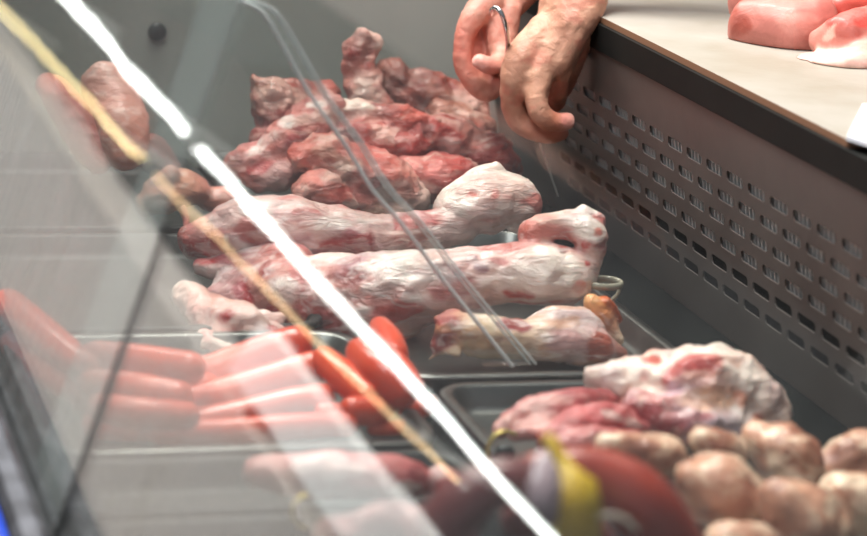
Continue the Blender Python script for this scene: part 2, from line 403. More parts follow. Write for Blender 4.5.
# clear splice strip over the joint and the dark joint itself
bm = bmesh.new()
def gp(s, d, y): p = GB + GD * (s + 0.0266) + GN * d; return (p.x, y, p.z)
def slab(bm, s0, s1, d0, d1, y0, y1, y0b=None, y1b=None):
    y0b = y0 if y0b is None else y0b; y1b = y1 if y1b is None else y1b
    vs = [gp(s0, d0, y0), gp(s0, d0, y1), gp(s0, d1, y1), gp(s0, d1, y0), gp(s1, d0, y0b), gp(s1, d0, y1b), gp(s1, d1, y1b), gp(s1, d1, y0b)]
    v = [bm.verts.new(p) for p in vs]
    for f in ((0, 1, 2, 3), (7, 6, 5, 4), (0, 4, 5, 1), (1, 5, 6, 2), (2, 6, 7, 3), (3, 7, 4, 0)): bm.faces.new([v[i] for i in f])
slab(bm, -0.01, 0.372, -0.0045, -0.0022, -0.672, -0.585); cpart('splice_strip', bm, seamm)
bm = bmesh.new(); slab(bm, -0.012, 0.21, -0.0017, 0.0022, SEAM - 0.0022, SEAM + 0.0022, SEAM - 0.0009, SEAM + 0.0009); cpart('joint_seal', bm, railk)

# clear divider between the trays with a sloping polished edge
DY = -0.456
edge = [(236, 0), (262, 12), (285, 50), (310, 95), (345, 145), (372, 190), (400, 222), (440, 276), (480, 326), (512, 366)]
ep = [atY(a, b, DY) for a, b in edge]; ep[-1].z = max(ep[-1].z, 0.031)
def ghost(px, py): return atY(px, py, DY)
bm = bmesh.new()
left = [GB + GD * ((z - GB.z) / GD.z) for z in (0.027, 0.29)]
poly = [(p.x, p.z) for p in ep[::-1]] + [(left[1].x + 0.004, 0.29)] + [(p.x - 0.022 - 0.02 * (9 - i) / 9, p.z) for i, p in enumerate(ep) if i >= 2]   # a slim clear guard from the front glass down to the tray corner
prism(bm, poly, 'y', DY, DY + 0.009); dv = cpart('clear_divider', bm, divm)
for off, r in ((0.0, 0.0016), (0.0150, 0.0008), (0.0195, 0.0009)):     # polished arrises of the cut edge and its clear edge strip
    bm = bmesh.new(); tube(bm, [(p.x + off * (0.5 + 0.5 * i / 9), DY + 0.004 * (off > 0), p.z, r, r) for i, p in enumerate(ep)], sub=3, seg=6)
    o = cpart('polished_edge', bm, edgeglass, True, dv)
bm = bmesh.new(); A = [(p.x, p.z) for p in ep] + [(p.x + 0.0195 * (0.5 + 0.5 * i / 9), p.z) for i, p in reversed(list(enumerate(ep)))]
prism(bm, A, 'y', DY + 0.003, DY + 0.006); cpart('edge_strip', bm, stripm, False, dv)

# ------------------------------------------------------------------ trays
def rrect(x0, x1, y0, y1, r, n=6):
    out = []
    for cx, cy, a0 in ((x1 - r, y1 - r, 0), (x0 + r, y1 - r, 90), (x0 + r, y0 + r, 180), (x1 - r, y0 + r, 270)):
        for k in range(n + 1):
            a = math.radians(a0 + 90 * k / n); out.append((cx + r * math.cos(a), cy + r * math.sin(a)))
    return out
RIM, TF = 0.022, 0.003
def tray(label, x0, x1, y0, y1, mm=steel):
    prof = [(0.0, RIM - 0.005, 0.030), (0.0, RIM - 0.001, 0.030), (0.0015, RIM, 0.029), (0.007, RIM, 0.024), (0.009, RIM - 0.0015, 0.022), (0.013, TF + 0.006, 0.020), (0.017, TF + 0.001, 0.017), (0.022, TF, 0.014)]
    bm = bmesh.new(); R = []
    for ins, z, r in prof: R.append([bm.verts.new((x, y, z)) for x, y in rrect(x0 + ins, x1 - ins, y0 + ins, y1 - ins, r)])
    n = len(R[0])
    for A, B in zip(R, R[1:]):
        for k in range(n): bm.faces.new([A[k], A[(k + 1) % n], B[(k + 1) % n], B[k]])
    bm.faces.new(R[-1])
    o = from_bm('steel_tray' if mm == steel else 'dark_tray', bm, mm); s = o.modifiers.new('t', 'SOLIDIFY'); s.thickness = 0.0009; s.offset = -1
    return tag(o, label, 'tray', 'meat trays set in the case')
tray('steel tray under the two long lamb shanks, beside the black gap', -0.325, -0.085, -0.446, -0.028)
tray('steel tray holding the white fat-capped joint and two red cuts', -0.308, -0.085, -0.722, -0.458)
tray('steel tray heaped with orange-red frankfurter sausages', -0.600, -0.334, -0.583, -0.325)
tray('narrow dark tray holding the strip of pink rib meat', -0.600, -0.330, -0.688, -0.593, dkt)
tray('dark tray of dark red meat at the bottom edge behind the glass', -0.600, -0.322, -0.960, -0.698, dkt)
tray('steel tray holding brown fresh sausages and dark cured sausage rings', -0.312, -0.085, -1.150, -0.732)
tray('dark tray under the pink pig trotter at far left', -0.600, -0.345, -0.018, 0.270, dkt)
tray('steel tray under the far heap of red meaty bones', -0.336, -0.050, -0.018, 0.280)
tray('dark tray under the bloody ends of the lamb legs', -0.600, -0.345, -0.315, -0.038, dkt)

# ------------------------------------------------------------------ meat
RED, DRED, PINK, MEMB, FAT, CREAM, BONE, BRN = (172, 62, 54), (122, 34, 34), (206, 124, 112), (218, 178, 170), (238, 220, 208), (232, 202, 170), (228, 210, 196), (140, 74, 58)
MAU = (176, 112, 112)
legm = flesh('lamb_flesh', vein=(240, 226, 220), vamt=0.55, vscale=20, stretch=(1, 3.4, 3.8), bump=0.6, bscale=44, rough=0.24, coat=0.6)
bonem = flesh('bony_meat', vein=(228, 184, 172), vamt=0.5, vscale=26, stretch=(1.2, 2.4, 3.0), bump=0.8, bscale=50, dark=0.74, coat=0.5)
fatm = flesh('fat_cap', vein=(246, 234, 226), vamt=0.4, vscale=30, bump=0.6, bscale=42, dark=0.80)
redm = flesh('lean_meat', vein=(220, 156, 152), vamt=0.4, vscale=30, bump=0.5)
LEGM = [((190, 70, 64), 15, 0.20, 0.8, 0.45), ((206, 128, 118), 11, 0.10, 0.4, 0.6), ((246, 232, 224), 16, 0.25, 0.65, 0.3), ((168, 120, 128), 12, 0.36, 0.5, 0.4)]
BLD = (186, 26, 28)

# lamb leg at the back: broad flat thigh tapering to a pointed white knuckle
o = fuse('raw_lamb_leg', [
    ([(192, 240, -.15, 18), (228, 230, -.16, 27), (275, 228, -.165, 33), (335, 236, -.17, 32), (395, 240, -.17, 27), (432, 233, -.165, 20), (462, 224, -.16, 20)], [(196, 84, 80), (214, 170, 164), MEMB, MEMB, (206, 160, 158), (180, 84, 78), (196, 120, 110)]),
    ([(452, 222, -.155, 20), (466, 208, -.155, 28), (490, 202, -.155, 34), (514, 206, -.155, 28), (522, 220, -.155, 18)], FAT),
    ([(470, 190, -.15, 15), (486, 177, -.15, 15), (497, 170, -.15, 9)], FAT), ([(452, 200, -.15, 11), (446, 222, -.15, 13), (452, 234, -.155, 9)], [(240, 214, 190), FAT, FAT]),
    ([(516, 190, -.15, 14), (530, 204, -.15, 10)], FAT)],
    legm, voxel=0.0024, lump=0.0045, lscale=22, ridge=0.0025, mott=LEGM, seed=1,
    spots=[(205, 262, 0, 22, BLD, 1.8, 30), (228, 248, 0, 12, (168, 40, 40), 2.0), (300, 252, 0, 14, (156, 60, 62), 2.0), (346, 232, 0, 16, (240, 226, 218), 2.2, -12), (352, 254, 0, 18, (168, 66, 66), 1.6), (270, 208, 0, 10, (240, 228, 224), 3.0, -10),
    (410, 226, 0, 12, (170, 50, 48), 1.4, 50), (424, 238, 0, 11, (160, 52, 50), 1.3), (488, 212, 0, 7, (202, 96, 84), 2.2, 20), (444, 222, 0, 3, (178, 60, 54), 1.0), (444, 206, 0, 2.5, (190, 70, 62), 1), (444, 236, 0, 3, (178, 60, 54), 1), (496, 188, 0, 4, (206, 120, 106), 1.5, 60), (470, 190, 0, 3, (214, 120, 104), 2.0), (512, 218, 0, 5, (216, 150, 132), 1.5)], floor=0.004)
tag(o, 'raw lamb leg ending in a pointed white knuckle, behind the other leg', 'meat', 'raw lamb legs')

# lamb leg in front: thigh, shin and bent knuckle
o = fuse('raw_lamb_leg', [
    ([(226, 285, -.19, 15), (262, 292, -.21, 30), (305, 300, -.24, 45), (350, 302, -.26, 50), (400, 292, -.28, 44), (450, 281, -.29, 36), (500, 274, -.30, 32), (540, 275, -.31, 33), (568, 279, -.31, 30)],
     [(214, 160, 152), (196, 120, 112), (206, 140, 130), (206, 130, 118), MEMB, MEMB, (224, 190, 182), FAT, FAT]),
    ([(572, 276, -.31, 25), (589, 256, -.31, 15), (590, 236, -.31, 15), (574, 225, -.30, 16), (548, 225, -.295, 16), (530, 236, -.295, 13)], [FAT, (236, 206, 190), FAT, FAT, (240, 214, 192), (226, 176, 144)]),
    ([(198, 268, -.17, 9), (222, 268, -.175, 15), (255, 264, -.185, 20), (295, 262, -.20, 22)], [(196, 60, 54), (200, 60, 56), (206, 130, 122), (214, 170, 162)]), ([(214, 296, -.2, 12), (245, 302, -.215, 18), (270, 318, -.24, 18)], [(220, 160, 150), (214, 150, 140), (196, 96, 88)]),
    ([(318, 338, -.27, 20), (365, 340, -.285, 20), (408, 322, -.29, 16)], [PINK, (220, 160, 140), CREAM]),
    ([(580, 214, -.30, 9), (597, 222, -.30, 8)], FAT)],
    legm, voxel=0.0024, lump=0.0045, lscale=22, ridge=0.0025, mott=LEGM, seed=2,
    spots=[(216, 264, 0, 11, BLD, 2.2, 25), (262, 268, 0, 9, (160, 60, 60), 2.0, -20), (240, 300, 0, 3, BLD, 5.0, -35), (240, 288, 0, 9, BLD, 2.0, -30), (270, 312, 0, 7, BLD, 1.4, 60), (285, 285, 0, 12, (224, 196, 190), 2.0), (318, 318, 0, 16, (190, 78, 72), 1.6), (350, 268, 0, 14, (158, 66, 66), 1.6),
    (398, 264, 0, 10, (226, 204, 196), 3.0, -8), (380, 300, 0, 12, (210, 130, 118), 2.0), (455, 292, 0, 12, (176, 90, 86), 2.2), (398, 318, 0, 12, (200, 84, 74), 2.4, 12), (520, 300, 0, 7, (200, 84, 76), 2.6), (482, 262, 0, 6, (140, 92, 98), 1.8, -20), (470, 254, 0, 5, (150, 100, 104), 1.5),
    (586, 250, 0, 4, (200, 40, 44), 1.0), (591, 262, 0, 3, (190, 46, 46), 1.0), (566, 244, 0, 4, (70, 40, 34), 1.6), (585, 288, 0, 8, (206, 124, 112)), (601, 228, 0, 5, (220, 130, 114)), (440, 268, 0, 9, (196, 170, 178), 3.0), (370, 350, 0, 8, (232, 200, 174), 2.6, 8), (340, 345, 0, 8, (214, 140, 124), 2), (580, 211, 0, 9, (246, 230, 222), 2.4)], floor=0.0045)  # the near-black spot paints the shaded gap inside the bent knuckle
tag(o, 'raw lamb leg with a hooked white knuckle, lying in front', 'meat', 'raw lamb legs')

# loose pink and white end piece under it on the left
o = fuse('meat_scrap', [([(184, 292, -.24, 13), (215, 318, -.29, 24), (250, 330, -.31, 23), (284, 338, -.31, 14)], [FAT, (232, 172, 160), (236, 206, 196), PINK]), ([(205, 345, -.33, 14), (232, 352, -.33, 14), (262, 352, -.33, 9)], FAT), ([(236, 318, -.29, 14), (278, 322, -.29, 10)], [(240, 222, 214), (232, 190, 180)])],
    fatm, lump=0.005, ridge=0.004, floor=0.004, seed=3, mott=[((206, 96, 90), 28, 0.2, 0.7, 0.8)], spots=[(277, 330, 0, 7, (190, 50, 44), 1.0), (226, 312, 0, 5, BLD, 2.0, 20)])
tag(o, 'pale pink fatty scrap between the lamb legs and the frankfurters', 'meat')

# trimmed shank, cream strip and red ends
o = fuse('lamb_shank', [
    ([(438, 346, -.37, 11), (450, 328, -.37, 14), (474, 334, -.37, 21), (510, 338, -.37, 20), (550, 340, -.37, 23), (585, 346, -.37, 22), (610, 352, -.37, 14), (622, 355, -.37, 9)],
     [(156, 48, 42), (180, 72, 60), CREAM, CREAM, (220, 188, 174), (214, 184, 180), (176, 98, 80), (150, 72, 58)]),
    ([(530, 330, -.36, 12), (552, 322, -.36, 17), (576, 322, -.36, 17), (594, 330, -.36, 13)], [MEMB, (226, 204, 200), (214, 186, 184), MEMB]), ([(428, 360, -.37, 3), (442, 352, -.375, 4), (456, 352, -.38, 5)], CREAM), ([(440, 322, -.365, 9), (455, 315, -.36, 8)], [(150, 44, 40), RED])],
    legm, voxel=0.0022, lump=0.0025, lscale=30, ridge=0.002, seed=4, spots=[(448, 322, 0, 9, (160, 46, 42), 1.4), (436, 340, 0, 9, (140, 40, 38), 1.0), (515, 320, 0, 7, (150, 60, 58), 2.4), (500, 343, 0, 2.6, (140, 76, 52), 6.0, 8), (470, 342, 0, 2.5, (150, 80, 56), 4.0, 6), (606, 350, 0, 17, (176, 92, 76), 1.2), (570, 348, 0, 13, (196, 150, 146), 1.8), (480, 352, 0, 8, (214, 176, 136), 2.5)], floor=0.0035,
    mott=[((206, 150, 110), 34, 0.25, 0.6, 0.5)])
tag(o, 'short lamb shank with cream fat strip and reddish ends near tray rim', 'meat')
o = fuse('fat_flap', [([(590, 300, -.34, 7), (598, 312, -.34, 11), (606, 325, -.34, 12), (618, 340, -.345, 7)], [(230, 170, 116), (232, 150, 92), (234, 172, 140), CREAM]), ([(603, 302, -.34, 7), (612, 312, -.335, 9), (618, 320, -.335, 5)], [(206, 90, 30), (210, 84, 26), (190, 76, 24)])],
    fatm, lump=0.003, voxel=0.0022, seed=5, floor=0.0035)
tag(o, 'orange-tinted flap of fat beside the front knuckle', 'meat')
c = atY(603, 283, -.32); bm = bmesh.new(); tube(bm, [(c.x + 0.015 * math.cos(a), c.y + 0.012 * math.sin(a), c.z, 0.0018, 0.003) for a in [k * math.pi / 8 for k in range(16)]], sub=2, seg=8, closed=True)
tube(bm, [(c.x + 0.015, c.y, c.z, .0018, .0018), (c.x + 0.013, c.y, c.z - 0.010, .0016, .0016), (c.x + 0.006, c.y + 0.002, c.z - 0.020, .0016, .0016), (c.x + 0.004, c.y + 0.002, 0.006, .0016, .0016)], sub=3, seg=8)
o = from_bm('plastic_ring_holder', bm, mat('cloudy_plastic', (178, 170, 150), 0.25, c2=(136, 128, 112))); tag(o, 'small cloudy plastic ring holder just behind the front knuckle', 'holder')

# shoulder joint with fat cap
o = fuse('meat_joint', [
    ([(592, 378, -.53, 10), (618, 380, -.54, 20), (655, 386, -.55, 35), (700, 390, -.56, 45), (738, 398, -.56, 43), (764, 414, -.57, 30), (776, 430, -.575, 17)], [FAT, FAT, (242, 220, 206), FAT, FAT, (232, 198, 180), (220, 160, 138)]),
    ([(640, 410, -.58, 22), (680, 420, -.585, 26), (720, 425, -.585, 26), (750, 428, -.58, 20)], [(196, 112, 108), (190, 130, 130), (210, 186, 184), MEMB]),
    ([(648, 354, -.54, 7), (672, 352, -.54, 9), (700, 360, -.54, 9), (720, 362, -.54, 9)], [(206, 110, 96), (206, 120, 104), FAT, FAT])],
    fatm, voxel=0.0026, lump=0.005, lscale=24, ridge=0.006, seed=6, mott=[((222, 170, 150), 30, 0.28, 0.6, 0.8), ((190, 160, 166), 22, 0.35, 0.4, 1.0)],
    spots=[(684, 370, 0, 17, (182, 70, 66), 2.5, 8), (684, 383, 0, 7, (190, 140, 150), 4.5, 10), (650, 352, 0, 6, (206, 100, 86), 2.0), (655, 412, 0, 13, (160, 58, 62), 2.0, -15), (722, 394, 0, 12, (228, 180, 152), 3.0), (690, 424, 0, 11, (176, 70, 74), 2.2),
    (750, 400, 0, 6, (222, 150, 122), 1.3, -50), (765, 418, 0, 9, (214, 130, 106)), (730, 428, 0, 14, (184, 172, 180), 2.0), (612, 408, 0, 10, (160, 58, 60), 1.5)], floor=0.0035)
tag(o, 'large raw joint capped in white fat with red muscle showing', 'meat')
CUT = [((222, 172, 162), 24, 0.30, 0.7, 0.5), ((140, 46, 50), 18, 0.30, 0.6, 0.7)]
o = fuse('meat_cut', [([(502, 430, -.585, 9, 10), (525, 418, -.58, 18), (556, 412, -.575, 22), (592, 408, -.555, 20), (625, 406, -.54, 16)], [(214, 140, 132), (180, 88, 88), (176, 78, 80), (156, 56, 58), DRED]), ([(512, 436, -.60, 8), (540, 432, -.60, 11), (566, 430, -.60, 10)], [(216, 150, 142), (180, 84, 84), (170, 76, 78)])], redm, voxel=0.0026, lump=0.005, ridge=0.003, seed=7, floor=0.0035, mott=CUT,
    spots=[(508, 420, 0, 9, (224, 164, 152), 1.2), (536, 400, 0, 5, (226, 184, 176), 3.5), (548, 418, 0, 4, (216, 168, 160), 3.0, -30)])
tag(o, 'dark red raw cut with pale left tip, in the tray', 'meat', 'red cuts left of the fat-capped joint')
o = fuse('meat_cut', [([(546, 440, -.615, 9), (568, 428, -.61, 16), (592, 420, -.605, 18), (618, 424, -.60, 16), (640, 432, -.60, 10)], [(200, 104, 102), (196, 92, 92), (200, 96, 96), (186, 80, 80), (160, 56, 56)]), ([(560, 446, -.63, 10), (600, 440, -.63, 13), (635, 440, -.625, 9)], [(206, 130, 126), (196, 100, 98), (170, 70, 70)])], redm, voxel=0.0026, lump=0.004, ridge=0.003, seed=8, floor=0.0035, mott=CUT, spots=[(618, 415, 0, 4, (230, 190, 182), 3.5, -25), (636, 424, 0, 4, (226, 180, 170), 3.0, -25)])
tag(o, 'bright red raw cut lying against the fat-capped joint', 'meat', 'red cuts left of the fat-capped joint')

# far heap of neck and rib bones
def pile(name, label, chains, sd, spots=(), vox=0.003):
    o = fuse(name, chains, bonem, voxel=vox, lump=0.006, lscale=26, ridge=0.006, seed=sd, spots=spots, floor=0.0035,
             mott=[((230, 190, 176), 26, 0.20, 0.65, 0.5), ((124, 32, 30), 20, 0.26, 0.6, 0.8), ((206, 104, 88), 14, 0.25, 0.5, 1.0)])
    tag(o, label, 'meat', 'meaty bones in the far heap')
G = (160, 90, 76)
pile('meaty_bone', 'meaty bone standing upright with a pale knob, top of the heap', [([(364, 38, .14, 10), (358, 54, .14, 16), (362, 74, .14, 18), (362, 94, .13, 20), (374, 118, .13, 24)], [BONE, (216, 150, 136), (200, 120, 108), BONE, RED]), ([(350, 48, .14, 9), (376, 44, .14, 9)], [(206, 130, 116), BONE])], 11, [(352, 56, 0, 6, (186, 84, 74)), (374, 66, 0, 6, (176, 76, 66)), (362, 92, 0, 9, (226, 204, 192), 1.3)])
pile('meaty_bone', 'brown meaty slab leaning behind the upright pale bone', [([(388, 68, .185, 14), (402, 86, .185, 22), (432, 98, .18, 27), (460, 112, .175, 25), (474, 128, .17, 17)], [BRN, (120, 62, 52), (134, 66, 54), (160, 90, 72), G])], 12, [(445, 90, 0, 10, (176, 108, 88), 1.5), (470, 120, 0, 8, (186, 126, 102))])
pile('meaty_bone', 'reddish brown slab at the left corner of the heap', [([(254, 78, .13, 9), (264, 90, .13, 20), (276, 106, .13, 26), (284, 130, .13, 26), (268, 150, .12, 22)], [(190, 100, 74), (170, 84, 68), (180, 72, 62), RED, (180, 96, 86)]), ([(288, 92, .14, 15), (322, 98, .15, 16)], (156, 76, 64))], 13, [(256, 84, 0, 8, (196, 112, 82)), (262, 130, 0, 9, (190, 70, 60), 1.5)])
pile('rib_chop', 'flat pink rib chop with whitish rim, left side of heap', [([(236, 166, .05, 14), (262, 156, .055, 19), (290, 140, .06, 25), (313, 120, .07, 26), (326, 102, .08, 16)], [(206, 140, 132), (196, 112, 106), PINK, (196, 112, 108), (216, 166, 158)]), ([(246, 178, .04, 13), (275, 176, .04, 14), (298, 164, .045, 15)], [PINK, (214, 172, 166), PINK])], 14,
    [(262, 140, 0, 5, (232, 206, 198), 4.0, 35), (322, 98, 0, 6, (232, 206, 198), 2.2, 20), (262, 164, 0, 5, (176, 56, 54), 3.5, 20), (302, 134, 0, 8, (186, 84, 84), 1.8, 40), (286, 118, 0, 5, (234, 210, 202), 2.5, 50)])
pile('meaty_bone', 'long rib with a pale end lying across the middle of heap', [([(308, 112, .08, 11), (345, 110, .08, 14), (385, 118, .075, 15), (425, 128, .07, 14), (444, 132, .07, 8)], [(206, 120, 108), BONE, (206, 114, 100), (196, 90, 78), BONE]), ([(330, 135, .07, 19), (365, 140, .07, 23), (400, 145, .07, 22)], [(164, 66, 64), (176, 74, 66), RED])], 15, [(362, 101, 0, 5, BONE, 2.6), (420, 148, 0, 6, (216, 170, 158), 2.6), (345, 140, 0, 8, (130, 40, 40), 1.5)])
pile('meaty_bone', 'chunky front bone with cut pale face, centre of heap', [([(300, 156, .02, 14), (325, 154, .02, 22), (355, 170, .015, 27), (385, 184, .01, 29), (414, 198, .01, 19)], [(200, 94, 80), (206, 104, 90), (186, 76, 66), (200, 112, 102), (222, 196, 182)]), ([(340, 186, .01, 18), (370, 206, 0, 15), (402, 208, .0, 14)], [(160, 56, 50), (206, 130, 118), BONE])], 16,
    [(352, 158, 0, 6, (224, 150, 130), 3.0, -20), (398, 198, 0, 12, (216, 182, 170), 1.6), (345, 172, 0, 5, (230, 190, 176), 2.0), (320, 148, 0, 7, (216, 140, 122), 2), (375, 180, 0, 6, (150, 40, 38), 2.5, -35)])
pile('meaty_bone', 'short orange-red rib stub under the front of the heap', [([(300, 192, .0, 15), (316, 190, .0, 19), (336, 196, .0, 19), (352, 206, -.005, 12)], [(228, 184, 170), (200, 100, 86), (196, 66, 50), (200, 90, 78)])], 17, [(302, 190, 0, 8, (232, 192, 178))])
pile('meaty_bone', 'raw red bone at the right of the heap by the hands', [([(402, 146, .06, 18), (430, 138, .08, 24), (460, 146, .08, 26), (492, 156, .07, 22), (510, 170, .07, 16), (516, 186, .06, 10)], [RED, (180, 60, 52), (176, 56, 50), (184, 70, 60), (176, 66, 60), (160, 80, 64)])], 18, [(452, 150, 0, 7, (216, 176, 168), 3.0, -15), (480, 142, 0, 7, (206, 94, 82), 1.5), (430, 128, 0, 7, (130, 50, 44)), (500, 165, 0, 7, (196, 84, 72))])
pile('meaty_bone', 'pinkish lump in front right of heap behind the white knuckle', [([(402, 176, .03, 20), (430, 178, .03, 26), (458, 180, .03, 24), (478, 190, .03, 18)], [(206, 124, 114), (200, 96, 88), (186, 60, 54), (170, 46, 44)])], 19, [(440, 170, 0, 9, (206, 104, 96), 1.4), (425, 196, 0, 9, (216, 160, 150), 1.8), (466, 186, 0, 8, (180, 44, 42))])
pile('meaty_bone', 'brownish ragged meat at the far right of the heap', [([(438, 118, .13, 18), (465, 125, .13, 19), (482, 138, .12, 16), (472, 160, .12, 18)], [(164, 98, 80), (176, 110, 88), (164, 100, 80), RED])], 20, [(455, 118, 0, 7, (196, 146, 120), 1.6)])

# pig trotter and pale rolls behind the glass at far left
o = fuse('pig_trotter', [([(146, 204, .0, 13), (160, 197, .0, 19), (180, 188, .01, 20), (196, 190, .015, 17)], [(238, 204, 184), (226, 150, 124), (226, 168, 144), PINK]), ([(150, 188, .0, 10), (172, 176, .0, 11)], (216, 136, 108)), ([(206, 200, .015, 12), (222, 199, .015, 14), (238, 200, .015, 12)], [(216, 126, 108), (224, 140, 120), (206, 112, 100)])],
    fatm, voxel=0.0022, lump=0.003, seed=21, spots=[(154, 197, 0, 4, (50, 22, 20)), (152, 208, 0, 7, (240, 214, 200), 1.6)], floor=0.004)
tag(o, 'pale pink pig trotter with a dark cut hole, far left tray', 'meat')
o = fuse('meat_strip', [([(182, 208, -.005, 5), (186, 220, -.01, 4), (186, 232, -.02, 4)], (206, 122, 112))], redm, voxel=0.0016, lump=0.001, seed=22)
tag(o, 'thin pink strip hanging below the pig trotter', 'meat')
o = fuse('meat_roll', [([(104, 80, .12, 24), (112, 102, .11, 28), (122, 128, .09, 29), (126, 152, .08, 23)], [(220, 170, 156), (214, 150, 136), (216, 152, 136), (220, 136, 112)]), ([(118, 92, .1, 12), (140, 122, .09, 12)], (214, 176, 168))], fatm, lump=0.003, seed=23, floor=0.004)
tag(o, 'fat pale pink roll of meat standing behind the slanting glass', 'meat', 'pale rolls behind the glass')
o = fuse('meat_roll', [([(44, 84, .12, 12), (58, 98, .11, 18), (74, 120, .10, 20), (90, 146, .09, 18), (100, 166, .08, 13)], [(210, 110, 90), (196, 110, 98), (170, 98, 90), (176, 96, 86), (186, 110, 96)])], redm, lump=0.003, seed=24, floor=0.004)
tag(o, 'thin reddish roll of meat at far left behind the glass', 'meat', 'pale rolls behind the glass')
o = fuse('meat_roll', [([(148, 148, .10, 18), (160, 162, .095, 18), (170, 176, .09, 15)], [(150, 76, 64), (160, 80, 66), (150, 76, 60)])], redm, lump=0.003, seed=25, floor=0.004)
tag(o, 'brownish roll of meat just behind the pig trotter', 'meat', 'pale rolls behind the glass')

# rib strip and meat in the near left trays
o = fuse('rib_meat', [([(256, 474, -.65, 16), (288, 474, -.65, 21), (325, 474, -.65, 26), (370, 477, -.65, 24), (412, 480, -.65, 21), (426, 484, -.65, 16)], [(200, 130, 126), (200, 120, 116), (184, 84, 82), (190, 96, 94), (186, 84, 84), (150, 46, 50)])],
    redm, lump=0.003, seed=26, floor=0.0035, spots=[(315, 488, -.67, 20, (166, 60, 62), 1.6), (330, 462, -.66, 14, (222, 186, 180), 2.4), (405, 492, -.67, 8, (224, 190, 180), 2.0), (420, 470, -.67, 10, (150, 50, 56))])
tag(o, 'long strip of pink rib meat in the narrow tray', 'meat')
o = fuse('meat_ball', [([(438, 478, -.655, 15), (450, 488, -.66, 16), (462, 494, -.66, 12)], [(206, 150, 146), (190, 80, 80), (186, 90, 88)])], redm, lump=0.003, seed=27, floor=0.0035, spots=[(436, 468, -.67, 9, (226, 190, 184)), (452, 492, -.68, 7, (236, 206, 190)), (440, 484, -.68, 8, (176, 50, 54))])
tag(o, 'small round red and white nub of meat beside the rib strip', 'meat')
o = fuse('dark_meat', [([(330, 540, -.80, 24), (375, 528, -.78, 26), (420, 532, -.78, 28), (460, 545, -.79, 24)], [(110, 46, 46), (104, 40, 42), (112, 44, 46), (100, 36, 40)])], redm, lump=0.004, seed=28, floor=0.0035)
tag(o, 'dark red meat at the bottom edge behind the glass', 'meat')

# ------------------------------------------------------------------ frankfurters
frm = mat('frankfurter_skin', (206, 58, 26), 0.32, coat=0.25, c2=(222, 76, 38), vscale=18, bump=0.12, bscale=80, sss=0.08)
def frank(label, nodes, taper=True):
    bm = bmesh.new()
    if taper: wn = world_nodes(nodes)
    else: wn = [(lambda P: (P.x, P.y, P.z, q[3] / ppm(P), q[3] / ppm(P)))(atZ(q[0], q[1], q[2])) for q in nodes]
    tube(bm, wn, sub=6, seg=20, cap=0.95)
    o = from_bm('frankfurter', bm, frm); tag(o, label, 'sausage', 'frankfurters heaped in the tray'); return o
FL = [
 ('topmost frankfurter, its rounded end against the lamb leg', [(185, 382, -.42, 18), (230, 366, -.42, 19), (275, 350, -.42, 19), (296, 343, -.42, 18)]),
 ('second frankfurter from the top of the heap, end pointing right', [(180, 408, -.45, 18), (230, 394, -.45, 19), (280, 378, -.45, 18), (313, 367, -.45, 17)]),
 ('third frankfurter down, under the glare band', [(190, 425, -.485, 16), (240, 416, -.485, 17), (290, 404, -.485, 17), (322, 398, -.485, 15)]),
 ('frankfurter at the foot of the heap beside the near rim', [(160, 432, -.53, 14), (220, 432, -.53, 14), (290, 427, -.53, 14), (346, 424, -.53, 13)]),
 ('frankfurter deep behind the hazy glass, upper left of the heap', [(60, 372, -.40, 17), (110, 380, -.42, 18), (160, 386, -.43, 18), (205, 388, -.44, 16)]),
 ('frankfurter seen through hazy glass, middle left of the heap', [(85, 398, -.45, 17), (130, 404, -.46, 18), (180, 410, -.47, 17)]),
 ('frankfurter seen through hazy glass, lowest on the left', [(95, 425, -.51, 15), (130, 427, -.51, 16), (165, 428, -.51, 14)]),
]
for l, n in FL: frank(l, n)
FZ = [
 ('frankfurter seen through hazy glass, across the back of the heap', [(96, 356, .034, 16), (140, 362, .036, 18), (190, 368, .040, 17)]),
 ('frankfurter seen through hazy glass, resting between two others on the left', [(92, 384, .034, 16), (134, 390, .036, 18), (178, 396, .036, 16)]),
 ('frankfurter seen through hazy glass, above the lowest on the left', [(100, 408, .036, 15), (140, 414, .036, 17), (186, 416, .034, 15)]),
 ('frankfurter at the left edge of picture running down along the glass', [(8, 304, .044, 16), (28, 322, .042, 18), (54, 344, .040, 18), (84, 366, .038, 15)]),
 ('frankfurter below the leftmost one along the glass', [(14, 344, .018, 15), (34, 360, .018, 17), (58, 378, .018, 17), (84, 394, .018, 14)]),   # the bunch at the right end of the heap: (px, py, height, radius)
 ('short frankfurter just right of the two topmost ends, pointing down right', [(324, 360, .040, 14), (345, 378, .036, 17), (366, 396, .032, 15)]),
 ('frankfurter end standing against the lamb leg behind the white streak', [(380, 328, .046, 12), (389, 342, .046, 15), (394, 356, .044, 15)]),
 ('fat frankfurter in the middle of the right-hand bunch, pointing down right', [(360, 352, .050, 15), (380, 372, .046, 19), (402, 392, .036, 17)]),
 ('frankfurter squeezed beside the fat one, right under the white streak', [(378, 350, .052, 13), (398, 370, .048, 15), (412, 388, .040, 13)]),
 ('frankfurter end pointing left, low in the right-hand bunch', [(352, 410, .026, 14), (370, 410, .024, 16), (384, 407, .022, 13)]),
 ('small frankfurter end by the rounded tray corner', [(408, 411, .018, 11), (420, 408, .018, 12), (428, 404, .018, 10)]),
 ('low frankfurter lying at the near right corner of the heap', [(374, 428, .011, 8), (396, 428, .011, 8), (418, 425, .011, 8)]),
 ('flattened frankfurter end between the third one and the lowest', [(322, 412, .018, 9), (340, 414, .016, 11), (358, 417, .014, 9)]),
]
for l, n in FZ: frank(l, n, False)

